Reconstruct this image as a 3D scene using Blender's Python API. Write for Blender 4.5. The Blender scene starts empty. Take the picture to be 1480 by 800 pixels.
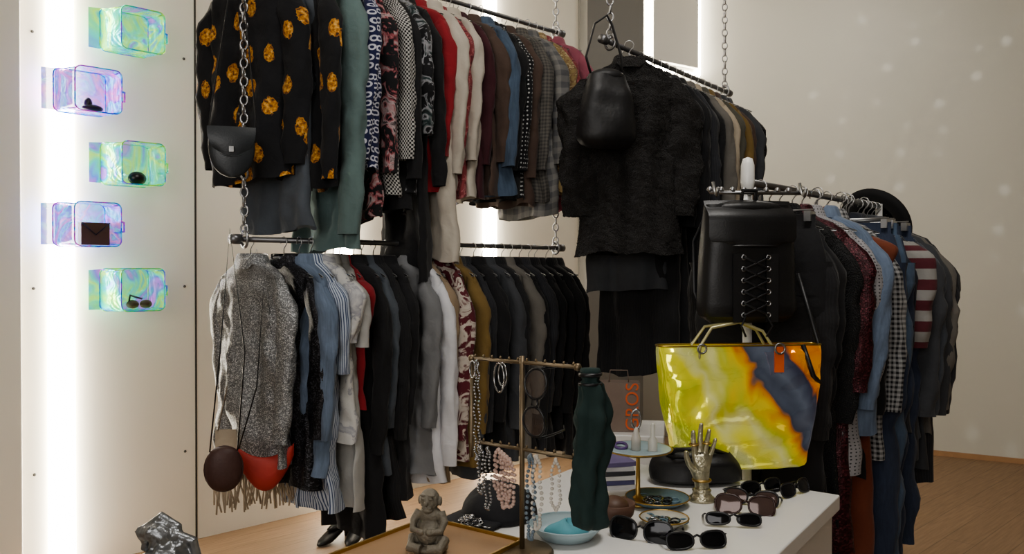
import bpy, math, random
from mathutils import Vector, Matrix, noise as mno
pi=math.pi
V=Vector
# ------------------------------------------------------------------ materials
def lin(c):
    return tuple(((x/255)/12.92 if x/255<=.04045 else (((x/255)+.055)/1.055)**2.4) for x in c)+(1,)
def newmat(name):
    m=bpy.data.materials.new(name); m.use_nodes=True
    nt=m.node_tree; b=nt.nodes['Principled BSDF']
    return m,nt,b
def N(nt,t,**k):
    n=nt.nodes.new(t)
    for a,v in k.items(): setattr(n,a,v)
    return n
def mth(nt,op,a,b=None):
    n=N(nt,'ShaderNodeMath',operation=op)
    for i,x in enumerate((a,b)):
        if x is None: continue
        if isinstance(x,(int,float)): n.inputs[i].default_value=x
        else: nt.links.new(x,n.inputs[i])
    return n.outputs[0]
def mixc(nt,f,a,b):
    n=N(nt,'ShaderNodeMix',data_type='RGBA')
    for s,x in ((n.inputs[0],f),(n.inputs[6],a),(n.inputs[7],b)):
        if isinstance(x,(int,float)): s.default_value=x
        elif isinstance(x,tuple): s.default_value=x
        else: nt.links.new(x,s)
    return n.outputs[2]
def ramp(nt,f,stops,interp='LINEAR'):
    n=N(nt,'ShaderNodeValToRGB'); n.color_ramp.interpolation=interp
    e=n.color_ramp.elements
    while len(e)<len(stops): e.new(.5)
    for i,(p,c) in enumerate(stops):
        e[i].position=p; e[i].color=c if isinstance(c,tuple) and len(c)==4 else lin(c)
    nt.links.new(f,n.inputs[0]); return n.outputs[0]
def noisetex(nt,vec,scale,detail=3,dist=0):
    n=N(nt,'ShaderNodeTexNoise'); n.inputs['Scale'].default_value=scale; n.inputs['Detail'].default_value=detail
    n.inputs['Distortion'].default_value=dist
    if vec is not None: nt.links.new(vec,n.inputs['Vector'])
    return n
def bump(nt,b,h,strength,dist=.01):
    n=N(nt,'ShaderNodeBump'); n.inputs['Strength'].default_value=strength; n.inputs['Distance'].default_value=dist
    nt.links.new(h,n.inputs['Height']); nt.links.new(n.outputs[0],b.inputs['Normal'])
MC={}
def simple(name,c,rough=.5,metal=0,var=.15,bs=.1,bscale=60,emit=None):
    if name in MC: return MC[name]
    m,nt,b=newmat(name); col=lin(c)
    tc=N(nt,'ShaderNodeTexCoord').outputs['Object']
    n=noisetex(nt,tc,bscale*.3)
    dark=tuple(x*(1-var) for x in col[:3])+(1,); lite=tuple(min(1,x*(1+var)) for x in col[:3])+(1,)
    nt.links.new(mixc(nt,n.outputs[0],dark,lite),b.inputs['Base Color'])
    b.inputs['Roughness'].default_value=rough; b.inputs['Metallic'].default_value=metal
    n2=noisetex(nt,tc,bscale)
    bump(nt,b,n2.outputs[0],bs,.004)
    if emit:
        b.inputs['Emission Color'].default_value=lin(emit[0]); b.inputs['Emission Strength'].default_value=emit[1]
    MC[name]=m; return m
def fabric(name,c,kind='solid',c2=(230,230,230),sc=20,c3=None,rough=.9,bs=.35):
    if name in MC: return MC[name]
    m,nt,b=newmat(name)
    tcn=N(nt,'ShaderNodeTexCoord'); uv=tcn.outputs['UV']; ob=tcn.outputs['Object']
    col=lin(c); cB=lin(c2)
    sep=N(nt,'ShaderNodeSeparateXYZ'); nt.links.new(uv,sep.inputs[0]); x,y=sep.outputs[0],sep.outputs[1]
    big=noisetex(nt,ob,9,4)
    base=None; hsrc=noisetex(nt,uv,500,2).outputs[0]; dist=.0015
    def stripe(s,f,w=.5): return mth(nt,'LESS_THAN',mth(nt,'FRACT',mth(nt,'MULTIPLY',s,f)),w)
    def vor(scale,rnd,feat='F1',sx=1):
        v=N(nt,'ShaderNodeTexVoronoi',voronoi_dimensions='2D',feature=feat); v.inputs['Scale'].default_value=scale
        v.inputs['Randomness'].default_value=rnd
        mp=N(nt,'ShaderNodeMapping'); mp.inputs['Scale'].default_value=(sx,1,1); nt.links.new(uv,mp.inputs[0]); nt.links.new(mp.outputs[0],v.inputs['Vector']); return v
    if kind=='vs': base=mixc(nt,stripe(x,sc,.4),col,cB)
    elif kind=='hs': base=mixc(nt,stripe(y,sc,.5),col,cB)
    elif kind=='check':
        base=mixc(nt,mth(nt,'MULTIPLY',mth(nt,'ADD',stripe(x,sc),stripe(y,sc)),.5),col,cB)
    elif kind=='checker':
        a=mth(nt,'ABSOLUTE',mth(nt,'SUBTRACT',stripe(x,sc),stripe(y,sc))); base=mixc(nt,a,col,cB)
    elif kind=='dots': base=mixc(nt,mth(nt,'LESS_THAN',vor(sc,.15).outputs['Distance'],.2),col,cB)
    elif kind=='blobs':
        v=vor(sc,.8,sx=1.45); nn=noisetex(nt,uv,80,4)
        d=mth(nt,'ADD',v.outputs['Distance'],mth(nt,'MULTIPLY',nn.outputs[0],.22))
        k=mth(nt,'LESS_THAN',d,.325)
        inner=ramp(nt,nn.outputs[0],[(.34,(60,40,26)),(.44,(160,100,40)),(.56,c2),(.7,(226,184,110))])
        base=mixc(nt,k,col,inner)
    elif kind=='lips':
        v=vor(sc,.35,sx=.8); d=v.outputs['Distance']
        k=mth(nt,'MULTIPLY',mth(nt,'LESS_THAN',d,.34),mth(nt,'GREATER_THAN',d,.17)); base=mixc(nt,k,col,cB)
    elif kind=='floral':
        n1=noisetex(nt,uv,sc,4,1.5)
        base=ramp(nt,n1.outputs[0],[(0,c),(.5,c),(.54,c2),(.62,c3 or c2),(.68,c)])
    elif kind=='denim':
        mp=N(nt,'ShaderNodeMapping'); mp.inputs['Scale'].default_value=(40,6,6); nt.links.new(uv,mp.inputs[0])
        n1=noisetex(nt,mp.outputs[0],3,5); base=mixc(nt,n1.outputs[0],tuple(q*.6 for q in col[:3])+(1,),tuple(min(1,q*1.5) for q in col[:3])+(1,))
    elif kind=='sequin':
        v=vor(sc,.6); base=ramp(nt,v.outputs['Color'],[(0,tuple(int(q*.6) for q in c)),(.6,c),(.95,c2)])
        hsrc=v.outputs['Distance']; dist=.002; bs=.8; b.inputs['Metallic'].default_value=.45; rough=.42
    elif kind=='fur':
        v=noisetex(nt,ob,240,3); v2=noisetex(nt,ob,45,3)
        base=mixc(nt,mth(nt,'MULTIPLY',mth(nt,'ADD',v.outputs[0],v2.outputs[0]),.5),tuple(q*.25 for q in col[:3])+(1,),tuple(min(1,q*1.9) for q in col[:3])+(1,))
        hsrc=mth(nt,'ADD',v.outputs[0],mth(nt,'MULTIPLY',v2.outputs[0],1.2)); bs=1; dist=.014
    elif kind=='knit':
        w=mth(nt,'SINE',mth(nt,'MULTIPLY',x,700)); base=mixc(nt,w,tuple(q*.75 for q in col[:3])+(1,),col); hsrc=w; dist=.002
    if base is None: base=col
    d=mixc(nt,big.outputs[0],(.68,.68,.68,1),(1.25,1.25,1.25,1))
    mm=N(nt,'ShaderNodeMix',data_type='RGBA',blend_type='MULTIPLY'); mm.inputs[0].default_value=1
    if isinstance(base,tuple): mm.inputs[6].default_value=base
    else: nt.links.new(base,mm.inputs[6])
    nt.links.new(d,mm.inputs[7]); nt.links.new(mm.outputs[2],b.inputs['Base Color'])
    b.inputs['Roughness'].default_value=rough
    b.inputs['Sheen Weight'].default_value=.08 if kind!='sequin' else 0
    if kind=='fur': b.inputs['Sheen Weight'].default_value=.10; b.inputs['Specular IOR Level'].default_value=.25
    cr=noisetex(nt,ob,20,4,.6); hh=mth(nt,'ADD',mth(nt,'MULTIPLY',hsrc,.4 if kind!='fur' else 1),mth(nt,'MULTIPLY',cr.outputs[0],4.5 if kind not in('sequin','fur') else .8))
    bump(nt,b,hh,bs,dist*1.8)
    MC[name]=m; return m
def holo(name,stops,scale=5,dist=2.0,rough=.15,metal=.7,alpha=1,emis=.0,off=(0,0,0),bs=.5,diag=None,crease=0):
    if name in MC: return MC[name]
    m,nt,b=newmat(name); ob=N(nt,'ShaderNodeTexCoord').outputs['Object']
    mp=N(nt,'ShaderNodeMapping'); mp.inputs['Location'].default_value=off; nt.links.new(ob,mp.inputs[0])
    n=noisetex(nt,mp.outputs[0],scale,2,dist)
    f=n.outputs[0]
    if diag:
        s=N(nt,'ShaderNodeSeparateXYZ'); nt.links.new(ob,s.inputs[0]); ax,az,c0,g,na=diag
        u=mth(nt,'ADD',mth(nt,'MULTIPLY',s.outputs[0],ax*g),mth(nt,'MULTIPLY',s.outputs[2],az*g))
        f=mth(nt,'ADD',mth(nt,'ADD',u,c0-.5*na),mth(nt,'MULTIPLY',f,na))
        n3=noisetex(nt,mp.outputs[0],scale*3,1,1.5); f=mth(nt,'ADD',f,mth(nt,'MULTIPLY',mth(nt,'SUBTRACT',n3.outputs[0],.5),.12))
    c=ramp(nt,f,stops); nt.links.new(c,b.inputs['Base Color'])
    b.inputs['Metallic'].default_value=metal; b.inputs['Roughness'].default_value=rough; b.inputs['Alpha'].default_value=alpha
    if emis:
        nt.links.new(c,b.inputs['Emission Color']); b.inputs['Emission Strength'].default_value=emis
    n2=noisetex(nt,ob,scale*2.5,2,1.0); h=n2.outputs[0]
    if crease:
        vv=N(nt,'ShaderNodeTexVoronoi',feature='F2'); vv.inputs['Scale'].default_value=crease; nt.links.new(ob,vv.inputs['Vector'])
        h=mth(nt,'ADD',h,mth(nt,'MULTIPLY',vv.outputs['Distance'],.6))
    bump(nt,b,h,bs,.02)
    MC[name]=m; return m
# ------------------------------------------------------------------ mesh builder
def frame(d):
    d=d.normalized(); a=V((0,0,1)) if abs(d.z)<.9 else V((1,0,0))
    x=a.cross(d).normalized(); y=d.cross(x); return x,y,d
class MB:
    def __init__(s): s.v=[];s.f=[];s.mats=[];s.M=Matrix.Identity(4)
    def mi(s,m):
        if m not in s.mats: s.mats.append(m)
        return s.mats.index(m)
    def add(s,pts,faces,m,uvs=None,smooth=True):
        o=len(s.v); s.v+= [s.M@V(p) for p in pts]; k=s.mi(m)
        for i,f in enumerate(faces):
            s.f.append(([o+j for j in f],uvs[i] if uvs else [(pts[j][0],pts[j][2]) for j in f],k,smooth))
    def rings(s,rs,m,closed=True,cap0=False,cap1=False,smooth=True):
        n=len(rs[0]); pts=[p for r in rs for p in r]; faces=[];uvs=[]
        per=[0]
        mid=rs[len(rs)//2]
        for j in range(n): per.append(per[-1]+(V(mid[(j+1)%n])-V(mid[j])).length)
        ln=[0]
        for i in range(1,len(rs)): ln.append(ln[-1]+(V(rs[i][0])-V(rs[i-1][0])).length)
        for i in range(len(rs)-1):
            for j in range(n if closed else n-1):
                j2=(j+1)%n
                faces.append((i*n+j,(i+1)*n+j,(i+1)*n+j2,i*n+j2))
                uvs.append(((per[j],-ln[i]),(per[j],-ln[i+1]),(per[j+1],-ln[i+1]),(per[j+1],-ln[i])))
        if cap0: faces.append(tuple(range(n))); uvs.append([(rs[0][j][0],rs[0][j][1]) for j in range(n)])
        if cap1:
            o=(len(rs)-1)*n; faces.append(tuple(o+j for j in reversed(range(n)))); uvs.append([(rs[-1][j][0],rs[-1][j][1]) for j in reversed(range(n))])
        s.add(pts,faces,m,uvs,smooth)
    def tube(s,path,r,m,n=8,closed=False,flat=1):
        path=[V(p) for p in path]; L=len(path); rs=[]
        x=None
        for i,p in enumerate(path):
            if closed: d=path[(i+1)%L]-path[i-1]
            else: d=path[min(i+1,L-1)]-path[max(i-1,0)]
            if x is None: x,y,dd=frame(d)
            else:
                dd=d.normalized(); x=(x-dd*x.dot(dd)).normalized(); y=dd.cross(x)
            rr=r(i/(L-1)) if callable(r) else r
            rs.append([p+x*math.cos(2*pi*k/n)*rr+y*math.sin(2*pi*k/n)*rr*flat for k in range(n)])
        if closed: rs.append(rs[0])
        s.rings(rs,m,cap0=not closed,cap1=not closed)
    def box(s,c,sz,m,R=None,tap=1):
        R=R or Matrix.Identity(3); pts=[]
        for z in(-1,1):
            for y in(-1,1):
                for x in(-1,1):
                    t=tap if z<0 else 1
                    pts.append(V(c)+R@V((x*sz[0]/2*t,y*sz[1]/2*t,z*sz[2]/2)))
        s.add(pts,[(0,2,3,1),(4,5,7,6),(0,1,5,4),(2,6,7,3),(0,4,6,2),(1,3,7,5)],m,smooth=False)
    def lathe(s,prof,m,c=(0,0,0),n=32,R=None):
        R=R or Matrix.Identity(3); c=V(c)
        s.rings([[c+R@V((r*math.cos(2*pi*k/n),r*math.sin(2*pi*k/n),z)) for k in range(n)] for r,z in prof],m)
    def ell(s,c,r,m,R=None,n=16):
        R=R or Matrix.Identity(3); c=V(c); rs=[]
        for i in range(n+1):
            a=pi*i/n; q=max(math.sin(a),.001)
            rs.append([c+R@V((r[0]*q*math.cos(2*pi*k/n),r[1]*q*math.sin(2*pi*k/n),r[2]*math.cos(a))) for k in range(n)])
        s.rings(rs,m)
    def loop(s,c,ax,ay,rx,ry,r,m,n=20,seg=6):
        c=V(c);ax=V(ax);ay=V(ay)
        s.tube([c+ax*rx*math.cos(2*pi*i/n)+ay*ry*math.sin(2*pi*i/n) for i in range(n)],r,m,seg,closed=True)
    def build(s,name,M=None,parent=None,bevel=0,sub=0,solid=0):
        me=bpy.data.meshes.new(name); me.from_pydata([tuple(p) for p in s.v],[],[f[0] for f in s.f])
        for m in s.mats: me.materials.append(m)
        uvl=me.uv_layers.new(name='UVMap'); k=0
        for i,f in enumerate(s.f):
            pl=me.polygons[i]; pl.material_index=f[2]; pl.use_smooth=f[3]
            for q in range(len(f[0])): uvl.data[pl.loop_start+q].uv=f[1][q]
        me.update()
        o=bpy.data.objects.new(name,me); bpy.context.scene.collection.objects.link(o)
        if M is not None: o.matrix_world=M
        if parent: o.parent=parent
        if solid:
            q=o.modifiers.new('s','SOLIDIFY'); q.thickness=solid
        if bevel:
            q=o.modifiers.new('b','BEVEL'); q.width=bevel; q.segments=3; q.limit_method='ANGLE'
        if sub:
            q=o.modifiers.new('u','SUBSURF'); q.levels=sub; q.render_levels=sub
        return o
def basis(o,x,y,z):
    x,y,z=V(x),V(y),V(z)
    return Matrix(((x.x,y.x,z.x,o[0]),(x.y,y.y,z.y,o[1]),(x.z,y.z,z.z,o[2]),(0,0,0,1)))
# ------------------------------------------------------------------ room
H=4.3
wd=V((.7258,.6879,0)); wn=V((.6879,-.7258,0)); W0=V((-1.77,4.42,0))
def wp(s,off,z): return W0+wd*s+wn*off+V((0,0,z))
def wallM(name,rgb,rough=.7):
    m,nt,b=newmat(name); ob=N(nt,'ShaderNodeTexCoord').outputs['Object']
    n=noisetex(nt,ob,1.2,4); c=lin(rgb)
    nt.links.new(mixc(nt,n.outputs[0],tuple(q*.95 for q in c[:3])+(1,),tuple(min(1,q*1.04) for q in c[:3])+(1,)),b.inputs['Base Color'])
    b.inputs['Roughness'].default_value=rough; n2=noisetex(nt,ob,90,3); bump(nt,b,n2.outputs[0],.08,.003); return m
M_wall=wallM('white_panel',(240,235,222)); M_rwall=wallM('grey_plaster',(174,172,164)); M_col=wallM('grey_column',(118,116,112)); M_ceil=wallM('ceiling_paint',(176,174,170))
def wallseg(name,p,q,mat,z0=0,z1=H,th=.12):
    p=V((p[0],p[1],0));q=V((q[0],q[1],0)); d=(q-p).normalized(); n=V((-d.y,d.x,0))
    mb=MB(); L=(q-p).length
    mb.M=basis(p,d,n,(0,0,1))
    mb.box((L/2,th/2,(z0+z1)/2),(L,th,z1-z0),mat); return mb.build(name)
Pa=(-5.4,.98);Pb=(-2,-2.6);Pc=(6.2,-2.6);Pd=(6.96,4.46);Pe=(1.74,7.40);Pg=(.546,6.61)
wallseg('wall_left',Pa,Pg,M_wall)
wallseg('wall_far',Pg,Pe,M_rwall)
wallseg('wall_right',Pe,Pd,M_rwall)
wallseg('wall_side',Pd,Pc,M_rwall)
wallseg('wall_rear',Pc,Pb,M_rwall)
wallseg('wall_corner',Pb,Pa,M_rwall)
def slab(name,z0,z1,mat):
    P=[Pa,Pb,Pc,Pd,Pe,Pg]; mb=MB(); n=len(P)
    pts=[(x,y,z1) for x,y in P]+[(x,y,z0) for x,y in P]
    mb.add(pts,[tuple(range(n)),tuple(reversed(range(n,2*n)))]+[(i,i+n,(i+1)%n+n,(i+1)%n) for i in range(n)],mat,smooth=False); return mb.build(name)
m,nt,b=newmat('oak_planks'); ob=N(nt,'ShaderNodeTexCoord').outputs['Object']
mp=N(nt,'ShaderNodeMapping'); mp.inputs['Rotation'].default_value=(0,0,math.radians(-43)); nt.links.new(ob,mp.inputs[0])
br=N(nt,'ShaderNodeTexBrick'); br.inputs['Scale'].default_value=1; br.inputs['Brick Width'].default_value=1.6; br.inputs['Row Height'].default_value=.16; br.inputs['Mortar Size'].default_value=.002
br.inputs['Color1'].default_value=lin((140,114,89)); br.inputs['Color2'].default_value=lin((133,108,83)); br.inputs['Mortar'].default_value=lin((106,84,64)); nt.links.new(mp.outputs[0],br.inputs['Vector'])
mp2=N(nt,'ShaderNodeMapping'); mp2.inputs['Scale'].default_value=(1.5,22,1); nt.links.new(mp.outputs[0],mp2.inputs[0])
gn=noisetex(nt,mp2.outputs[0],3,5)
mm=N(nt,'ShaderNodeMix',data_type='RGBA',blend_type='MULTIPLY'); mm.inputs[0].default_value=1; nt.links.new(br.outputs[0],mm.inputs[6]); nt.links.new(ramp(nt,gn.outputs[0],[(.3,(220,217,213)),(.7,(255,255,255))]),mm.inputs[7]); nt.links.new(mm.outputs[2],b.inputs['Base Color']); b.inputs['Roughness'].default_value=.6
M_wood=m
slab('floor',-.1,0,m); slab('ceiling',H,H+.1,M_ceil)
M_trim=simple('baseboard_wood',(150,116,84),.6)
def strip(name,p,q,mat,z0,z1,th):
    p=V((p[0],p[1],0));q=V((q[0],q[1],0)); d=(q-p).normalized(); n=V((-d.y,d.x,0)); mb=MB(); L=(q-p).length
    mb.M=basis(p,d,n,(0,0,1)); mb.box((L/2,-th/2-.001,(z0+z1)/2),(L,th,z1-z0),mat); return mb.build(name)
strip('baseboard_right',Pe,Pd,M_trim,0,.04,.015)
fd=(V((1.74,7.40,0))-V((.546,6.61,0))).normalized(); fn=V((-fd.y,fd.x,0))*-1
def fp(s,off,z): return V((.546,6.61,0))+fd*s+fn*off+V((0,0,z))
mb=MB(); mb.M=basis(fp(0,0,0),fd,fn*-1,(0,0,1)); mb.box((.33,-.05,H/2),(.62,.1,H),M_col); mb.build('wall_column')
M_led=simple('led_diffuser',(255,255,255),.5,emit=((255,246,228),22)); M_pan=wallM('panel_white',(225,222,214))
mb=MB(); mb.M=basis(fp(0,0,0),fd,fn*-1,(0,0,1))
mb.box((1.08,-.03,3.75),(.56,.05,.8),M_pan)
for x in(.76,1.38): mb.box((x,-.03,3.75),(.045,.03,.92),M_led)
mb.box((1.08,-.03,3.29),(.62,.03,.03),M_led); mb.box((1.08,-.03,4.2),(.62,.03,.03),M_led)
mb.build('light_panel',bevel=.004)
M_led2=simple('led_tube_diffuser',(255,255,255),.5,emit=((255,245,226),27))
for s,k in((-.66,1),(.95,1),(2.2,1)):
    mb=MB(); rs=[]
    for z in(.02,H-.02): rs.append([wp(s,.003,z)+wd*(.06*math.cos(a))+wn*(.055*math.sin(a)) for a in [pi*j/12 for j in range(13)]])
    mb.rings(rs,M_led2,closed=False); mb.build('led_wall_light')
M_seam=simple('dark_seam',(60,58,54),.6); M_metal=simple('brushed_steel',(150,150,150),.35,1)
mb=MB(); mb.M=basis(W0,wd,wn*-1,(0,0,1)); 
mb.box((.01,-.004,H/2),(.009,.01,H),M_seam); mb.build('trim_1')
mb=MB(); mb.M=basis(W0,wd,wn*-1,(0,0,1)); mb.box((-1.4,-.025,H/2),(1.12,.048,H),M_wall); mb.build('trim_2',bevel=.006)
for s in(-.78,-.05,):
    for z in(.5,1.41,2.66,3.9):
        mb=MB(); mb.M=basis(wp(s+.0,.0,z),wd,wn*-1,(0,0,1)); mb.lathe([(0.0005,.006),(.007,.005),(.008,0)],M_seam,R=Matrix.Rotation(pi/2,3,'X'),n=12); mb.build('wall_screw')
# ------------------------------------------------------------------ holographic pouches on wall
ST1=[(.30,(190,100,250)),(.38,(60,130,240)),(.44,(20,215,220)),(.50,(70,235,160)),(.56,(190,250,90)),(.61,(40,215,190)),(.68,(120,100,235)),(.75,(240,90,210))]
ST2=[(.30,(10,40,230)),(.42,(20,90,255)),(.48,(30,210,255)),(.53,(140,70,245)),(.59,(235,90,210)),(.66,(50,120,255)),(.74,(50,220,240))]
M_dk=simple('dark_plastic',(25,25,28),.3); M_tan=simple('brown_leather_small',(90,66,52),.5)
for i,(s,z,st) in enumerate(((-.36,2.715,ST1),(-.57,2.38,ST2),(-.36,2.04,ST1),(-.575,1.724,ST2),(-.365,1.40,ST1))):
    mat=holo('holo_pvc_%d'%i,st,5.0,1.5,.08,.15,.70,.30,off=(i*3.1,0,0),bs=1.0)  # emission in pouch materials stands in for LED light shining through
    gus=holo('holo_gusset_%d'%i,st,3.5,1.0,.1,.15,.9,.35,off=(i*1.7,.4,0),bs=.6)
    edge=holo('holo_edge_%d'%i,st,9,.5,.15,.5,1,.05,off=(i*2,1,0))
    mb=MB(); w,h,d=.235,.215,.13
    def rr(cx,cz,w,h,y,r=.03,n=5):
        out=[]
        for (sx,sz,a0) in((1,1,0),(-1,1,90),(-1,-1,180),(1,-1,270)):
            for k in range(n+1):
                a=math.radians(a0+90*k/n); out.append(V((cx+sx*(w/2-r)+sx*r*abs(math.cos(a)),y,cz+sz*(h/2-r)+sz*r*abs(math.sin(a)))))
        return out
    rs=[rr(-.02,0,w,h,0),rr(0,-.005,w*.98,h*.97,-d*.5),rr(.03,0,w*.9,h,-d)]
    mb.rings(rs,mat,cap0=True)
    for y,sc,cx in((0,1,-.02),(-d,.9,.03)):
        mb.tube(rr(cx,0,w*sc,h,y),.0035,edge,6,closed=True)
    for sx,sz in((-1,-1),(1,-1),(1,1),(-1,1)):
        mb.tube([V((-.02+sx*(w/2-.01),0,sz*(h/2-.01))),V((.03+sx*(w*.45-.01),-d,sz*(h/2-.01)))],.003,edge,6)
    mb.add([(-.19,0,-.1),(-.13,0,-.1),(-.08,-d*.8,-.08),(-.08,-d*.8,.085),(-.13,0,.105),(-.19,0,.1)],[(0,1,4,5),(1,2,3,4)],gus,smooth=False)
    mb.tube([V((.12,-d*.6,.03)),V((.165,-d*.6,.015)),V((.165,-d*.6,-.03)),V((.12,-d*.6,-.04))],.006,edge,6)
    # folded sunglasses / small purse inside
    if i==1: mb.ell((.02,-.06,-.08),(.05,.03,.018),M_dk); mb.ell((.0,-.06,-.06),(.02,.02,.03),M_dk)
    if i==2: mb.ell((.02,-.06,-.07),(.045,.03,.035),M_dk)
    if i==3: mb.box((.03,-.06,-.045),(.13,.05,.11),M_tan); mb.tube([V((-.035,-.09,.01)),V((.03,-.09,-.05)),V((.095,-.09,.01))],.003,M_dk,6)
    if i==4: mb.ell((.0,-.06,-.075),(.03,.03,.022),M_tan); mb.ell((.065,-.06,-.075),(.03,.03,.022),M_tan); mb.tube([V((-.02,-.07,-.06)),V((.0,-.02,-.03)),V((.06,-.02,-.05))],.005,M_dk,6)
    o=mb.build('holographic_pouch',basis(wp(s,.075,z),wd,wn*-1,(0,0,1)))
# ------------------------------------------------------------------ garments
M_wire=simple('hanger_wire',(190,190,190),.3,.9)
M_btn=simple('button',(120,115,108),.4)
def sm(x): x=max(0,min(1,x)); return x*x*(3-2*x)
def hanger(mb,w=.19,z0=-.085):
    r=.02
    pts=[V((0,0,z0)),V((0,0,-.035))]+[V((.0+r*math.sin(a)*1.0,0,-.012+ r*(1-0)*math.cos(a)*1.0+.006)) for a in [math.radians(q) for q in(160,120,80,40,0,-40,-80,-110)]]
    mb.tube(pts,.0022,M_wire,5)
    mb.tube([V((-w,0,z0-.065)),V((-w*.5,0,z0-.03)),V((0,0,z0)),V((w*.5,0,z0-.03)),V((w,0,z0-.065)),V((-w,0,z0-.067))],.0025,M_wire,5)
def top(mb,mat,L=.7,W=.38,T=.034,sleeve=.56,flare=1.05,sw=.055,collar=1,open_=0,seed=0,matS=None,hem=0,swing=.03,fuzz=0):
    rn=random.Random(seed); ph=[rn.uniform(0,6.28) for _ in range(8)]; k1=rn.uniform(24,38);k2=rn.uniform(50,75)
    s0=rn.uniform(0,100)
    def dy(x,z):
        A=.003+.015*sm((-z-.15)/.45)
        return A*(math.sin(k1*x+ph[0]+2.2*z)+.5*math.sin(k2*x+ph[1]-3*z))+.007*math.sin(8*z+ph[2])+.022*mno.noise(V((x*11,z*5,s0)))*sm((-z-.08)/.12)+.013*mno.noise(V((x*26+z*9,z*16,s0+9)))*sm((-z-.08)/.1)
    prof=[(.052,.040,-.062),(.062,.046,-.078),(.085,.042,-.094),(.13,.036,-.112),(W/2-.02,.030,-.14),(W/2,.032,-.165)]
    nz=30 if not fuzz else 110
    for i in range(1,nz+1):
        q=i/nz; z=-.165-(L-.10)*q
        hw=W/2*(1+(flare-1)*q)-.012*math.sin(pi*q)+.010*mno.noise(V((z*9,s0,3)))
        prof.append((hw,T*(1+.25*q),z))
    n=52 if not fuzz else 180; rs=[]; tilt=rn.uniform(-.04,.04)
    for hw,th,z in prof:
        r=[]
        for j in range(n):
            a=2*pi*j/n; c,s_=math.cos(a),math.sin(a)
            x=hw*math.copysign(abs(c)**.85,c); y=th*math.copysign(abs(s_)**.7,s_)
            k=sm((-z-.3)/L)
            zz=z+ ((hem*.02+.008)*math.sin(9*x+ph[5])+.03*mno.noise(V((x*8,s_,s0)))+tilt*x)*k
            yy=y+dy(x,z)
            if fuzz: f=rn.uniform(-fuzz,fuzz); x+=c*f; yy+=s_*f+math.copysign(fuzz*.6,s_)*mno.noise(V((x*60,z*60,s_))); zz+=rn.uniform(-fuzz,fuzz)*.6
            r.append(V((x,yy,zz)))
        rs.append(r)
    mb.rings(rs,mat)
    if collar:
        cr=[]
        for hw,th,z in((.052,.040,-.062),(.056,.045,-.050),(.064,.052,-.056),(.078,.060,-.092)):
            cr.append([V((hw*math.cos(2*pi*j/24),th*math.sin(2*pi*j/24)+dy(0,z),z-(.018 if math.sin(2*pi*j/24)<-.8 else 0))) for j in range(24)])
        mb.rings(cr,mat)
    if open_:
        st=[]
        for i in range(26):
            z=-.11-(L-.05)*i/25
            if z<-.165-(L-.10)+.005: break
            th=T*(1+.2*i/25)
            st.append([V((x,-th+dy(x,z)-.003-(.003 if abs(x)<.012 else 0),z)) for x in(-.017,-.012,0,.012,.017)])
        mb.rings(st,mat,closed=False)
        for i in range(1,len(st)-1,4):
            mb.ell(st[i][2]+V((0,-.002,0)),(.005,.003,.005),M_btn,n=8)
        if open_==2:
            for sg in(-1,1):
                l=[]
                for q,(xa,xb) in enumerate(((.04,.06),(.03,.095),(.02,.085),(.008,.05),(.0,.012))):
                    z=-.08-q*.06; l.append([V((sg*x,-.05+dy(x*sg,z)+.006*q*.6,z)) for x in(xa,(xa+xb)/2,xb)])
                mb.rings(l,mat,closed=False)
    if sleeve:
        for sg in(-1,1):
            p1,p2,p3=rn.uniform(0,6),rn.uniform(0,6),rn.uniform(0,6); ys=rn.uniform(-swing,swing); rs=[]
            xs=rn.uniform(-.03,.015)
            m=24 if not fuzz else 80; ns=22 if not fuzz else 70
            for i in range(m+1):
                q=i/m; z=-.135-sleeve*q-.01
                x=sg*(W/2-.035+.05*sm(q*4)+xs*q+.012*math.sin(pi*q)); y=ys*q*1.5+dy(sg*W/2,-.2)*.5
                rx=sw*(.55+.45*sm(q*6))*(1-(.30 if not fuzz else .1)*q); ry=rx*.62
                if sleeve>.4 and i>=m-1: rx*=.92; ry*=.92
                r=[]
                for j in range(ns):
                    a=2*pi*j/ns
                    k=1+.10*math.sin(3*a+p1+7*q)+.30*mno.noise(V((math.cos(a)*1.2+s0,math.sin(a)*1.2,q*sleeve*16)))
                    zz=z+(.0 if i else (.02*math.cos(a)*-sg)); f=rn.uniform(-fuzz,fuzz) if fuzz else 0
                    r.append(V((x+(rx*k+f)*math.cos(a),y+(ry*k+f)*math.sin(a),zz+f*.5)))
                rs.append(r)
            mb.rings(rs,matS or mat)
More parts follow.
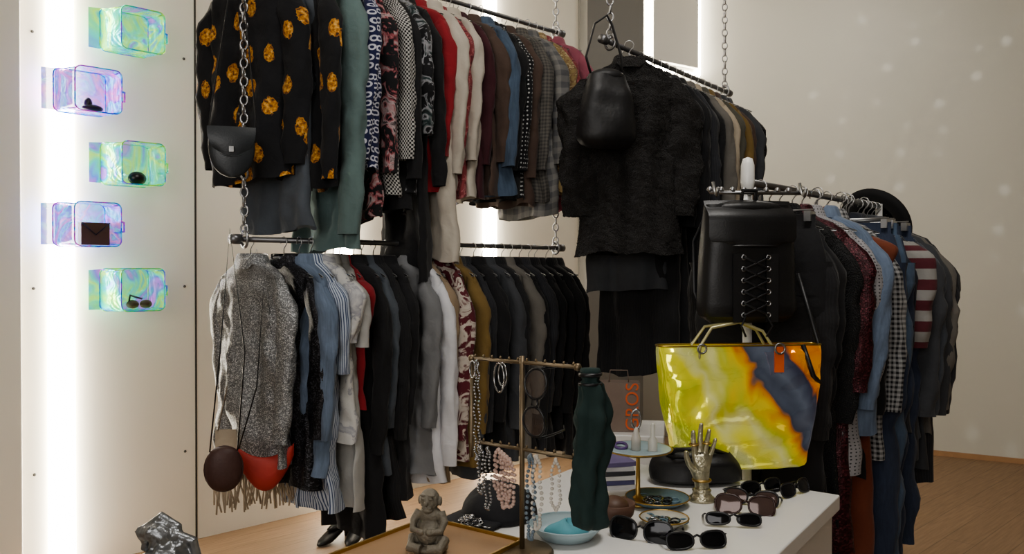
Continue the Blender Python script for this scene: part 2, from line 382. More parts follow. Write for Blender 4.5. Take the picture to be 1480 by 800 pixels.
def bottoms(mb,mat,L=1.0,W=.40,seed=0,lw=.085):
    rn=random.Random(seed); ph=[rn.uniform(0,6.28) for _ in range(6)]
    prof=[(W/2-.01,.016,-.10),(W/2-.01,.018,-.14),(W/2,.03,-.145),(W/2+.02,.04,-.22),(W/2+.03,.045,-.34)]
    rs=[[V((hw*math.cos(2*pi*j/36),th*math.sin(2*pi*j/36)+.006*math.sin(30*hw*math.cos(2*pi*j/36)+ph[0]),z)) for j in range(36)] for hw,th,z in prof]
    mb.rings(rs,mat)
    for sg in(-1,1):
        rs=[]
        for i in range(31):
            q=i/30; z=-.24-(L-.14)*q; x=sg*(.105-.008*q); rx=.115*(1-q)+lw*q if q<.4 else .115*.6+lw*.4+ (lw-(.115*.6+lw*.4))*(q-.4)/.6
            r=[]
            for j in range(24):
                a=2*pi*j/24; k=1+.06*math.sin(3*a+ph[1]+6*q)+.28*mno.noise(V((math.cos(a)+ph[4]*9,math.sin(a)+sg,q*11)))
                r.append(V((x+rx*k*math.cos(a),(.042*k)*math.sin(a)+.012*math.sin(5*z+ph[3]+sg),z)))
            rs.append(r)
        mb.rings(rs,mat)
    for sg in(-1,1): mb.box((sg*.15,0,-.105),(.02,.045,.03),M_wire)
    mb.tube([V((-.16,0,-.085)),V((.16,0,-.085))],.003,M_wire,6)
cnt=[0]
def hang(rack,t,name,mat,kind='top',yaw=0,off=0,**k):
    O,d,p=rack; cnt[0]+=1; sd=k.pop('seed',cnt[0]*7+3)
    mb=MB(); rn=random.Random(sd+99)
    if kind=='top': top(mb,mat,seed=sd,**k)
    else: bottoms(mb,mat,seed=sd,**k)
    hanger(mb, .18,-.075 if kind=='top' else -.085)
    y=math.radians(yaw+rn.uniform(-6,6)); R=Matrix.Rotation(y,3,'Z')
    x=R@p; yy=R@d
    return mb.build(name,basis(O+d*t+p*off,x,yy,(0,0,1)))
def rack(o,e):
    o,e=V(o),V(e); d=(e-o); L=d.length; d.normalize(); return (o,d,V((d.y,-d.x,0))),L
F=dict(
 banana=fabric('banana_print',(20,21,26),'blobs',(204,148,60),6.2),
 black=fabric('black_cloth',(24,24,27)), black2=fabric('black_wool',(31,31,34),'knit'), char=fabric('charcoal_wool',(54,55,60),'knit'),
 char2=fabric('charcoal',(66,68,72)), grey=fabric('grey_marl',(118,119,121)), lgrey=fabric('light_grey',(168,167,164)), taupe=fabric('taupe_grey',(112,108,102)),
 sage=fabric('sage_teal',(98,118,117)), lips=fabric('lips_print',(26,32,72),'lips',(196,196,206),28), hound=fabric('houndstooth',(20,20,20),'checker',(190,188,184),60),
 bkpr=fabric('black_print',(20,20,24),'floral',(160,160,165),12,(40,60,60)), red=fabric('red_cloth',(140,34,42)), cream=fabric('cream_cloth',(186,178,166)),
 white=fabric('white_shirt',(210,210,214)), rose=fabric('rose_print',(134,60,64),'floral',(180,110,110),20,(90,30,40)), burg=fabric('burgundy',(66,28,36)),
 denim=fabric('blue_denim',(72,88,108),'denim'), ddenim=fabric('dark_denim',(44,53,72),'denim'), ldenim=fabric('washed_denim',(98,112,132),'denim'),
 dots=fabric('black_dots',(18,18,22),'dots',(190,190,190),50), brown=fabric('brown_cloth',(80,64,56)), tweed=fabric('grey_tweed',(104,100,94),'check',(70,68,66),60),
 must=fabric('mustard_pattern',(146,126,86),'floral',(110,74,54),24,(190,174,134)), mustard=fabric('mustard',(120,98,56)), pink=fabric('rose_pink',(150,84,98)),
 flor=fabric('black_floral',(20,20,24),'floral',(150,76,82),13,(180,160,160)), silver=fabric('silver_sequin',(134,136,138),'sequin',(220,220,220),330),
 bseq=fabric('black_sequin',(28,28,32),'sequin',(90,90,98),260), bstripe=fabric('blue_stripe',(186,194,206),'vs',(62,78,112),95), ws=fabric('pale_tee',(196,195,192),'floral',(150,150,156),9,(180,180,182)),
 navy=fabric('navy',(32,36,48)), olive=fabric('olive_grey',(86,84,74)), fur=fabric('dark_plush',(42,39,38),'fur'), plaid=fabric('grey_plaid',(130,128,124),'check',(90,90,92),18),
 bfur=fabric('black_plush',(24,24,26),'fur'), bwcheck=fabric('bw_check',(30,30,34),'check',(160,160,160),60), redwhite=fabric('red_white_knit',(150,148,144),'hs',(90,38,46),13),
 varsity=fabric('varsity_letter',(92,32,42),'floral',(196,186,176),11,(180,170,160)), lace=fabric('grey_lace',(150,148,150),'dots',(50,50,54),90), slate=fabric('slate_grey',(80,86,94)),
 sand=fabric('sand',(176,163,144)), gred=fabric('dark_red_sequin',(64,24,31),'sequin',(110,56,64),200), rust=fabric('rust',(112,58,38)), tan=fabric('tan_cloth',(142,124,102)))
M_rod=simple('galvanised_pipe',(120,120,122),.4,.85,bs=.2); M_chain=simple('zinc_chain',(170,170,172),.3,.95)
def chain(mb,a,b,lk=.046,r=.0045,sp=.034):
    a,b=V(a),V(b); d=(b-a); n=int(d.length/sp); d.normalize(); x,y,_=frame(d)
    for i in range(n):
        c=a+d*(sp*(i+.5)); ax=x if i%2 else y
        mb.loop(c,d,ax,lk/2-r,lk*.34-r*.5,r,M_chain,n=12,seg=5)
def hrack(name,o,e,zs,ext=.05):
    (O,d,p),L=rack((o[0],o[1],0),(e[0],e[1],0)); mb=MB()
    for z in zs:
        mb.tube([O-d*ext+V((0,0,z)),O+d*(L+ext)+V((0,0,z))],.011,M_rod,14)
        for t in(-ext,L+ext): mb.tube([O+d*(t-.02)+V((0,0,z)),O+d*(t+.02)+V((0,0,z))],.019,M_rod,14)
        for t in(0,L): mb.loop(O+d*t+V((0,0,z)),p,(0,0,1),.024,.03,.006,M_chain)
    zz=sorted(zs)+[H]
    for t in(0,L):
        for a,b in zip(zz[:-1],zz[1:]): chain(mb,O+d*t+V((0,0,a+.02)),O+d*t+V((0,0,b-.02)))
        mb.lathe([(.03,0),(.03,-.012),(.008,-.02),(.0005,-.02)],M_rod,O+d*t+V((0,0,H)),n=16)
    mb.build(name); return (O,d,p),L
(RL,LL)=hrack('hanging_clothes_rail',(-.99,2.945),(.225,4.095),[1.614,2.72],ext=.035)
def at(R,z): return (R[0]+V((0,0,z)),R[1],R[2])
UP=at(RL,2.72); LO=at(RL,1.614)
# upper rail
hang(UP,.07,'printed_bomber_jacket',F['banana'],yaw=26,off=-.09,L=.82,W=.37,T=.05,sleeve=.68,sw=.07,open_=1,collar=1,swing=0,seed=10)
hang(UP,.17,'grey_shirt',F['slate'],yaw=14,off=-.04,L=1.0,W=.34,sleeve=.5)
hang(UP,.24,'printed_blouse',F['banana'],yaw=6,off=.01,L=.84,W=.36,sleeve=.74,sw=.058)
hang(UP,.34,'teal_dress',F['sage'],L=1.08,W=.40,sleeve=.94,sw=.078,flare=1.1,off=.01)
ups=[('printed_shirt','lips',.78,.62),('floral_blouse','flor',.92,.66),('houndstooth_blouse','hound',.84,.62),('black_cardigan','black',.90,.7),('black_print_shirt','bkpr',.86,.5),('long_black_dress','black',1.16,.74),('red_cardigan','red',.84,.62),
('cream_knitwear','cream',1.10,.62),('rose_print_blouse','rose',.82,.6),('white_blouse','cream',.80,.6),('burgundy_shirt','burg',.84,.6),('brown_blouse','brown',.78,.58),('denim_blouse','denim',.80,.6),('silk_blouse','black',.84,.62),('dotted_blouse','dots',.82,.6),
('brown_cardigan','brown',.84,.6),('tweed_blazer','tweed',.82,.6),('plaid_shirt','plaid',.86,.6),('patterned_blouse','must',.80,.6),('rose_blouse','rose',.82,.6),('pink_cardigan','pink',.84,.62)]
t=.42
for i,(nm,f,L,sl) in enumerate(ups):
    r_=random.Random(i*5+1)
    hang(UP,t,nm,F[f],L=L+r_.uniform(-.02,.05),W=.38,sleeve=sl+r_.uniform(-.03,.05),off=r_.uniform(-.025,.025)+(.03 if i in(0,) else 0)); t+=(1.63-.42)/(len(ups)-1)
# lower rail
hang(LO,.05,'sequin_blouse',F['silver'],yaw=12,off=-.055,L=.78,W=.40,sleeve=0.60,sw=.05,T=.035,collar=1,flare=1.06,seed=31)
los=[('black_sequin_top','bseq',.86,.6,1),('washed_denim_jacket','ldenim',.80,.54,1),('striped_shirt','bstripe',.92,.34,1),('white_tshirt','ws',.72,.24,0),('light_grey_tunic','lgrey',.92,.26,0),('red_tshirt','red',.60,.20,0),('black_dress','black',1.10,.64,0),('slate_jacket','slate',.88,.58,1),
('black_wool_coat','black2',1.04,.64,2),('black_blouse','black',.96,.6,1),('grey_marl_shirt','grey',.92,.6,1),('white_shirt','white',.96,.74,1),('tan_shirt','tan',.90,.5,1),('varsity_jacket','varsity',.90,.66,1),('mustard_coat','mustard',.90,.66,1),('charcoal_coat','char2',.94,.68,2),
('charcoal_blazer','char',.90,.64,2),('black_trench_coat','black',.96,.66,2),('grey_blazer','char2',.88,.64,2),('black_blazer','black2',.90,.64,2),('taupe_cardigan','taupe',.88,.64,1),('black_overcoat','black',.94,.66,2),('grey_cardigan','char',.88,.62,1),
('black_blazer','black2',.90,.64,2),('black_bolero','black',.88,.64,1),('black_blazer','black2',.92,.64,2),('black_bolero','black',.90,.64,1)]
for i,(nm,f,L,sl,op) in enumerate(los):
    r_=random.Random(i*3+50); t=.16+1.50*(i/(len(los)-1))**1.08
    hang(LO,t,nm,F[f],L=L+r_.uniform(-.05,.05),W=.37,T=.028 if i<8 else .034,sleeve=sl+r_.uniform(-.04,.06) if sl>.3 else sl,open_=op,off=r_.uniform(-.02,.02)+(.035 if f in('varsity','mustard','white','bstripe','ldenim','ws','lgrey') else -.01),yaw=6*math.exp(-i*.6),swing=.02)
# centre rail
(RC,LC)=hrack('hanging_clothes_rail',(.41,3.33),(1.13,4.24),[2.45])
CE=at(RC,2.45)
hang(CE,.07,'plush_jacket',F['fur'],yaw=38,off=.05,L=.82,W=.38,T=.08,sleeve=.58,sw=.088,flare=1.18,collar=1,open_=0,swing=0,fuzz=.0035)
hang(CE,.17,'grey_skirt_set',F['char2'],yaw=12,L=.98,W=.34,sleeve=0,off=-.02)
hang(CE,.25,'long_black_coat',F['black2'],yaw=5,L=1.34,W=.38,sleeve=.62)
cs=[('evening_dress','black',1.30,.6),('black_coat','black2',1.0,.62),('grey_coat','char',.9,.62),('black_jacket','black',.84,.6),('taupe_jacket','taupe',.88,.62),('sand_cardigan','sand',.8,.6),('olive_jacket','olive',.86,.6),('mustard_jacket','mustard',.84,.6),('brown_coat','brown',.86,.6),('grey_coat','char2',.84,.6),('sequin_dress','bseq',.86,.6)]
t=.34
for i,(nm,f,L,sl) in enumerate(cs):
    hang(CE,t,nm,F[f],L=L,W=.38,sleeve=sl,yaw=-2); t+=(1.11-.34)/(len(cs)-1)
# white floor rack
M_white=simple('white_lacquer',(225,225,222),.35)
O=V((.71,2.40,0)); E=V((1.53,3.32,0)); (RW,LW)=rack(O,E); Ow,dw,pw=RW; ZR=1.765
mb=MB()
mb.tube([Ow+V((0,0,.03)),Ow+V((0,0,ZR+.02))],.014,M_white,14)
mb.lathe([(.0005,.075),(.014,.07),(.02,.05),(.021,.0),(.017,-.03),(.014,-.032)],M_white,Ow+V((0,0,ZR)),n=20)
mb.tube([Ow+dw*LW+V((0,0,.03)),Ow+dw*LW+V((0,0,ZR+.01))],.014,M_white,14)
mb.tube([Ow+V((0,0,ZR)),Ow+dw*LW+V((0,0,ZR))],.011,M_metal,14)
for q in(0,LW):
    mb.tube([Ow+dw*q-pw*.25+V((0,0,.02)),Ow+dw*q+pw*.25+V((0,0,.02))],.016,M_white,12)
mb.tube([Ow+V((0,0,.12)),Ow+dw*LW+V((0,0,.12))],.012,M_white,12)
cz=ZR-.035
xb=V((.97,.12,0)).normalized(); yb=V((xb.y,-xb.x,0))
mb.tube([Ow-xb*.13+yb*.03+V((0,0,cz)),Ow+xb*.16+yb*.03+V((0,0,cz))],.006,M_metal,10)
mb.tube([Ow+V((0,0,cz)),Ow+yb*.035+V((0,0,cz))],.007,M_metal,8)
for i in range(9):
    c=Ow+xb*(-.13+i*.035)+yb*.03+V((0,0,cz+.008)); mb.ell(c,(.009,.009,.009),M_chain,n=8)
for sx in(-.12,.15):
    mb.tube([Ow+xb*sx+yb*.03+V((0,0,cz+.03)),Ow+xb*(sx)+yb*.04+V((0,0,cz+.0)),Ow+xb*sx+yb*.06+V((0,0,cz-.012)),Ow+xb*sx+yb*.07+V((0,0,cz+.01))],.005,M_metal,8)
mb.tube([Ow+V((0,0,1.37)),Ow+yb*.05+V((0,0,1.36)),Ow+yb*.10+V((0,0,1.36)),Ow+yb*.125+V((0,0,1.38))],.006,M_white,8)
mb.build('garment_rack')
WH=at(RW,ZR)
wl=[('black_trousers','black','b',1.1,0,0),('long_wool_coat','black2','t',1.20,.62,-.03),('black_maxi_dress','black','t',1.20,.6,-.02),('velvet_dress','bfur','t',1.16,.6,-.01),('burgundy_dress','gred','t',1.1,.5,.01),('lace_blouse','lace','t',.84,.5,.02),('denim_tunic','ldenim','t',.74,.56,.05),('rust_dress','rust','t',1.18,.2,.02),('black_evening_jacket','black','t',.9,.6,0),
('checked_shirt','bwcheck','t',.86,.6,.02),('dark_jeans','ddenim','b',1.20,0,.05),('blue_jeans','denim','b',1.18,0,.05),('dark_jeans','ddenim','b',1.20,0,.04),('navy_coat','navy','t',1.2,.6,0),('striped_sweater','char','t',.80,.40,0),('washed_jeans','ddenim','b',1.18,0,.04),('grey_jacket','char2','t',.9,.66,0),('grey_sweatshirt','slate','t',.84,.66,0),('charcoal_jacket','char2','t',.96,.68,0),('taupe_coat','taupe','t',.84,.66,0),('charcoal_parka','char','t',1.04,.68,0)]
t=.09
for i,(nm,f,k,L,sl,of) in enumerate(wl):
    if k=='b': hang(WH,t,nm,F[f],kind='b',L=L,W=.36,off=of)
    else: hang(WH,t,nm,F[f],L=L,W=.37 if i<14 else .43,sleeve=sl,sw=.055 if i<14 else .07,off=of,matS=F['redwhite'] if nm=='striped_sweater' else None)
    t+=(1.20-.09)/(len(wl)-1)
# ------------------------------------------------------------------ bags
M_leather=simple('black_leather',(26,26,28),.42,bs=.12,bscale=220)
M_slouch=simple('soft_black_leather',(30,30,32),.5,bs=.5,bscale=30)
def superbag(mb,mat,w_top,w_bot,h,d,n=40,nz=18,bulge=.15,crump=0,seed=1,capb=True,sq=.55,crn=.88,cn=0):
    rn=random.Random(seed); ph=[rn.uniform(0,6) for _ in range(6)]; rs=[]
    for i in range(nz+1):
        q=i/nz; z=-h*q; hw=(w_top*(1-q)+w_bot*q)/2+bulge*w_top*math.sin(pi*q)*.3; th=d/2*(.55+.45*sm(q*3))
        if q>crn: k=math.sqrt(max(0,1-((q-crn)/(1.005-crn))**2)); hw-= (1-k)*d*.45; th*=max(.25,k)
        r=[]
        for j in range(n):
            a=2*pi*j/n; c,s=math.cos(a),math.sin(a)
            x=hw*math.copysign(abs(c)**sq,c); y=th*math.copysign(abs(s)**(sq+.05),s)
            y+=crump*(math.sin(18*x+ph[0]+9*z)+.7*math.sin(31*x-22*z+ph[1])+.5*math.sin(47*z+ph[2]+13*x))
            if cn: y+=cn*(abs(mno.noise(V((x*8+4,z*8,seed))))+.4*abs(mno.noise(V((x*16-z*6,z*12+x*8,seed+3)))))*(-1 if s<0 else 1)*sm(i/3)
            r.append(V((x,y,z)))
        rs.append(r)
    mb.rings(rs,mat,cap1=capb,cap0=False)
    return rs
mb=MB()
superbag(mb,M_leather,.25,.285,.335,.11,bulge=.05,crump=.0015)
mb.ell((0,0,-.01),(.118,.045,.025),M_leather)
fl=[]
for i in range(11):
    q=i/10; y=-.02-.045*sm(q*2.5) ; z=.012-.13*q; hw=.128 if q<.85 else .128-.05*((q-.85)/.15)**2
    fl.append([V((hw*(k/8-.5)*2*1.0,y+ .02*(abs(k/8-.5)*2)**3,z)) for k in range(9)])
mb.rings(fl,M_leather,closed=False)
mb.tube([fl[-1][k]+V((0,-.001,0)) for k in range(9)],.003,M_leather,6)
mb.tube([V((-.02,-.01,.01)),V((-.02,-.02,.04)),V((.02,-.02,.04)),V((.02,-.01,.01))],.006,M_leather,8)
yf=-.062
for sg in(-1,1):
    mb.box((sg*.048,yf,-.235),(.035,.006,.19),M_leather)
    for i in range(6): mb.loop((sg*.036,yf-.004,-.15-i*.032),(1,0,0),(0,0,1),.006,.006,.0018,M_chain,n=10)
for i in range(5):
    z=-.15-i*.032
    for sg in(-1,1): mb.tube([V((sg*.036,yf-.006,z)),V((0,yf-.011,z-.016)),V((-sg*.036,yf-.006,z-.032))],.0032,M_dk,6)
for sg in(-1,1):
    mb.tube([V((sg*.03,yf-.006,-.31)),V((sg*.045,yf-.01,-.34)),V((sg*.03,yf-.004,-.37))],.003,M_dk,6)
    mb.tube([V((sg*.09,.04,0)),V((sg*.12,.09,-.1)),V((sg*.12,.08,-.25)),V((sg*.1,.04,-.33))],.012,M_leather,8,flat=.4)
o=mb.build('black_backpack',basis(Ow+yb*.12+xb*-.055+V((0,0,ZR-.08)),xb,-yb,(0,0,1)),bevel=.002)
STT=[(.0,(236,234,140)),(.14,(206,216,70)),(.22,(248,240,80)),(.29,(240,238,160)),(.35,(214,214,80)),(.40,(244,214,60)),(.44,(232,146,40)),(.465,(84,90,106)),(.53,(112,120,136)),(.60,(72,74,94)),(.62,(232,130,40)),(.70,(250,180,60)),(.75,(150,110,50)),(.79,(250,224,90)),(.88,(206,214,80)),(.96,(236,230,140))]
M_tote=holo('iridescent_foil',STT,3.2,.8,.12,.8,1,.22,off=(1.3,2,.4),bs=.35,diag=(.85,.5,.55,1.5,.8),crease=6)  # slight glow put into the foil to brighten it; the bag is no lamp
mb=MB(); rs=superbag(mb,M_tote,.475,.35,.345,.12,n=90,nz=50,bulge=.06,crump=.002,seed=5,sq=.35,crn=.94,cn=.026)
mb.tube(rs[0],.003,simple('gold_trim',(170,146,80),.3,.9),6,closed=True)
M_cord=simple('clear_handle',(176,170,130),.25,.3)
for y,lean in((-.03,0),(.03,1)):
    mb.tube([V((x,y*(.4+.6*abs(x)/.11),z)) for x,z in((-.13,-.05),(-.125,.0),(-.09,.05),(.0,.065),(.06,.04),(.085,.0),(.085,-.05))],.0045,M_cord,8)
M_or=simple('orange_tag',(210,100,56),.5)
mb.box((.085,-.072,-.035),(.026,.006,.07),M_or)
mb.loop((.085,-.077,-.005),(1,0,0),(0,0,1),.014,.014,.003,M_metal); mb.loop((-.13,-.06,-.005),(1,0,0),(0,0,1),.012,.012,.003,M_metal)
mb.tube([V((.17,-.04,0)),V((.18,-.08,-.08)),V((.22,-.04,-.105)),V((.236,0,-.09)),V((.238,.0,0)),V((.2,.05,.2))],.007,M_leather,8)
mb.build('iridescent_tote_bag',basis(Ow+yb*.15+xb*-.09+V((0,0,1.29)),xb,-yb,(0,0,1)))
oc=V((.375,3.15,2.47))
mb=MB(); superbag(mb,M_slouch,.15,.25,.29,.14,bulge=.25,crump=.006,seed=8,sq=.75,crn=.8); mb.ell((0,0,-.005),(.072,.035,.03),M_slouch)
mb.tube([V((x,0,z)) for x,z in((-.062,-.01),(-.085,.07),(-.05,.2),(.0,.235),(.02,.2),(.06,.07),(.062,-.01))],.009,M_slouch,8,flat=.5)
mb.build('black_handbag',basis(oc+V((0,0,-.20)),V((.98,.15,0)).normalized(),V((-.15,.98,0)).normalized(),(0,0,1)))
mb=MB(); M_felt=simple('black_felt',(22,22,24),.85)
mb.lathe([(.001,.10),(.05,.105),(.08,.09),(.09,.05),(.095,0),(.13,-.004),(.155,.006),(.157,.002),(.13,-.01),(.09,-.006)],M_felt,n=40)
mb.lathe([(.0935,.03),(.0965,.03),(.0975,.0),(.094,.0)],M_dk,n=40)
mb.build('black_hat',Matrix.Translation((1.55,3.40,1.70))@V((.75,.55,.42)).normalized().to_track_quat('Z','Y').to_matrix().to_4x4())
mb=MB(); rs=[]
for i in range(15):
    q=i/14; z=-.17*q; hw=.078*math.sqrt(max(.02,1-max(0,(q-.35)/.66)**2.2)) ; th=.022*(.6+.4*math.sin(pi*q))
    rs.append([V((hw*math.cos(2*pi*j/28),th*math.sin(2*pi*j/28),z)) for j in range(28)])
M_nav=simple('slate_leather',(44,48,52),.4,bs=.15,bscale=150)
mb.rings(rs,M_nav,cap0=True,cap1=True)
fl=[]
for i in range(8):
    q=i/7; z=.006-.085*q; hw=.081*(1-.35*q**3)
    fl.append([V((hw*(k/8-.5)*2,-.022-.006*math.sin(pi*q)+.018*abs(k/8-.5)**2*2,z-.02*(1-(abs(k/8-.5)*2)**2)*q)) for k in range(9)])
mb.rings(fl,M_nav,closed=False)
mb.tube([fl[-1][k] for k in range(9)],.002,M_nav,6)
mb.tube([V((-.075,0,0)),V((-.07,0,.05)),V((0.01,.03,.6)),V((.02,.05,.81)),V((.03,.03,.6)),V((.08,0,.05)),V((.078,0,0))],.003,M_leather,6)
mb.box((0,-.034,-.075),(.016,.006,.02),M_metal)
mb.build('saddle_bag',basis((-.985,2.80,1.995),V((.95,.3,0)).normalized(),V((-.3,.95,0)).normalized(),(0,0,1)),bevel=.001)
M_br=simple('brown_leather',(66,42,38),.55,bs=.2,bscale=120)
mb=MB(); rs=[]
for i in range(13):
    a=pi*i/12; rs.append([V((.062*math.sin(a)**.7*math.cos(2*pi*j/24),.032*math.sin(a)**.7*math.sin(2*pi*j/24),.078*math.cos(a))) if 0<i<12 else V((.002*math.cos(j),.002*math.sin(j),.078*math.cos(a))) for j in range(24)])
mb.rings(rs,M_br); mb.loop((0,0,0),(1,0,0),(0,0,1),.063,.078,.003,M_br,n=28)
mb.tube([V((-.045,0,.06)),V((-.01,-.02,.4)),V((.02,.06,.83)),V((.07,.0,.4)),V((.045,0,.06))],.0028,M_leather,6)
mb.build('round_leather_bag',basis((-.995,2.74,.815),V((.95,.3,0)).normalized(),V((-.3,.95,0)).normalized(),(0,0,1)))
M_rd=simple('red_leather',(160,52,44),.6,bs=.2)
mb=MB(); rs=[]
for i in range(17):
    q=i/16; x=-.10+.20*q; hh=.022+.04*math.sin(pi*q)**.8; zc=.085*(2*q-1)**2
    rs.append([V((x,.022*math.sin(pi*q)**.5*math.cos(2*pi*j/20)+.0005*math.cos(2*pi*j/20),zc-.02+hh*math.sin(2*pi*j/20))) for j in range(20)])
mb.rings(rs,M_rd,cap0=True,cap1=True)
mb.tube([V((-.095,0,.07)),V((-.03,0,.3)),V((.0,.02,.74)),V((.04,0,.3)),V((.095,0,.07))],.003,M_leather,6)
mb.build('red_crescent_bag',basis((-.90,2.90,.775),V((.95,.3,0)).normalized(),V((-.3,.95,0)).normalized(),(0,0,1)))
mb=MB(); rn=random.Random(4); Fc=F['sand']
rs=[]
for i in range(6):
    z=.76-.035*i; rs.append([V((.17*(k/14-.5)*2,.014*math.sin(k*1.3+i*.2),z-1)) for k in range(15)])
mb.rings(rs,Fc,closed=False)
for k in range(70):
    x=-.17+.34*k/69; mb.tube([V((x,0,-.40)),V((x+rn.uniform(-.01,.01),rn.uniform(-.01,.01),-.45)),V((x+rn.uniform(-.02,.02),0,-.51-rn.uniform(0,.05)))],.0032,Fc,4)
mb.tube([V((-.16,0,-.24)),V((-.02,.0,.44)),V((.16,0,-.24))],.003,M_wire,5)
mb.build('fringed_scarf',basis((-.955,3.04,1.14),V((.9,.4,0)).normalized(),V((-.4,.9,0)).normalized(),(0,0,1)))
M_boot=simple('boot_leather',(20,20,22),.4)
def boot():
    mb=MB()
    sh=[]
    for z,rx,ry,cy in((.19,.047,.052,.0),(.16,.044,.05,.0),(.13,.042,.048,.0),(.09,.042,.06,-.01),(.07,.04,.085,-.035)):
        sh.append([V((rx*math.cos(2*pi*j/20),cy+ry*math.sin(2*pi*j/20),z)) for j in range(20)])
    mb.rings(sh,M_boot,cap1=True)
    pr=[]
    for q,(y,z0,z1,w) in enumerate(((.045,.06,.12,.03),(0,.05,.115,.038),(-.06,.022,.085,.04),(-.12,.004,.055,.043),(-.165,.002,.035,.034),(-.195,.004,.02,.012))):
        pr.append([V((w*math.cos(2*pi*j/16),y,(z0+z1)/2+(z1-z0)/2*math.sin(2*pi*j/16))) for j in range(16)])
    mb.rings(pr,M_boot,cap0=True,cap1=True)
    mb.rings([[V((r*math.cos(2*pi*j/12),.03+r*math.sin(2*pi*j/12),z)) for j in range(12)] for r,z in((.028,.075),(.016,.03),(.011,0))],M_boot,cap1=True)
    return mb
for x,y,a in((-.95,4.46,-30),(-.85,4.48,-10)):
    boot().build('heeled_boot',Matrix.Translation((x,y,0.001))@Matrix.Rotation(math.radians(a),4,'Z'))
# ------------------------------------------------------------------ display table
TB=V((.27,2.46,0)); e1=V((-.5786,-.8156,0)); e2=V((.8156,-.5786,0)); TH=.92; TL=1.55; TW=.708
M_tab=simple('white_table_lacquer',(222,221,218),.35,var=.03,bs=.02)
mb=MB(); mb.M=basis(TB,e2,e1*-1,(0,0,1))
mb.box((TW/2,-TL/2,TH-.02),(TW,TL,.04),M_tab); mb.box((TW/2,-TL/2,(TH-.045)/2),(TW-.03,TL-.03,TH-.045),M_tab)
mb.build('display_table',bevel=.004)
M_gold=simple('brass',(176,146,88),.35,.9); M_oak=simple('tray_oak',(150,120,90),.5,bscale=30)
def tp(s,w,z=0): return TB+e1*s+e2*w+V((0,0,TH+z))
mb=MB(); mb.M=basis(tp(.80,.012,.001),e2,e1*-1,(0,0,1))
mb.box((.12,-.30,.006),(.26,.60,.012),M_oak)
for c,sz in(((.12,0,.010),(.265,.006,.018)),((.12,-.60,.010),(.265,.006,.018)),((-.01,-.30,.010),(.006,.60,.018)),((.25,-.30,.010),(.006,.60,.018))): mb.box(c,sz,M_gold)
mb.build('wooden_tray',bevel=.001)
# jewellery stand
M_st=simple('antique_brass',(120,106,86),.45,.8)
A=V((-.086,1.70,0)); B=V((.127,1.54,0)); Cc=(A+B)/2; bd=(B-A).normalized(); bn=V((bd.y,-bd.x,0))
mb=MB()
mb.tube([Cc+V((0,0,TH+.01)),Cc+V((0,0,1.325))],.0055,M_st,10)
mb.lathe([(.0005,.012),(.06,.012),(.065,.006),(.065,0)],M_st,Cc+V((0,0,TH+.0005)),n=32)
for z,ex in((1.312,0),(1.135,-.01)):
    mb.tube([A-bd*ex+V((0,0,z)),B+bd*ex+V((0,0,z))],.004,M_st,8)
    for i in range(12): mb.ell(A+bd*(.01+i*.0225)+V((0,0,z+.006)),(.0028,.0028,.004),M_st,n=6)
for P in(A,B): mb.ell(P+V((0,0,1.312)),(.008,.008,.008),M_st,n=10)
mb.tube([A+V((0,0,1.312)),A+V((0,0,1.135)),A+V((0,0,1.10))],.004,M_st,8)
mb.build('jewellery_stand')
M_pearl=simple('pearl',(190,184,176),.25); M_pp=simple('pink_pearl',(184,158,148),.3); M_sil=simple('silver',(160,160,162),.25,1); M_bb=simple('blue_bead',(104,118,130),.3)
def beads(name,c,z,w,L,r,mat,step=1.9):
    mb=MB(); n=int((2*L+w*1.5)/(r*step))
    for i in range(n):
        a=2*pi*i/n; x=w*math.sin(a)*(1-.2*math.cos(a)); zz=-L/2+L/2*math.cos(a)
        mb.ell(c+bn*(.014+.003*math.sin(i))+bd*x+V((0,0,z+zz)),(r,r,r),mat,n=8)
    mb.build(name)
def on(t): return A+bd*t
beads('silver_necklace',on(.026),1.31,.006,.21,.0026,M_sil)
beads('silver_necklace',on(.036),1.13,.006,.10,.0032,M_sil)
beads('silver_necklace',on(.055),1.13,.007,.13,.003,M_sil)
for i in range(5): beads('pink_pearl_bracelet',on(.084+i*.007),1.13-.004*i,.012,.085+.012*(i%3),.0042,M_pp)
beads('blue_bead_necklace',on(.165),1.13,.009,.17,.0038,M_bb)
beads('pearl_necklace',on(.180),1.13,.010,.145,.004,M_pearl)
beads('pearl_necklace',on(.225),1.13,.010,.10,.0035,M_pearl)
for tt,z,r in((.012,1.290,.018),(.083,1.278,.030),(.092,1.285,.024)):
    mb=MB(); mb.loop(on(tt)+bn*.012+V((0,0,z)),(bd+bn*.5).normalized(),(0,0,1),r*.8,r,.0018,M_sil,n=28); mb.build('hoop_earring')
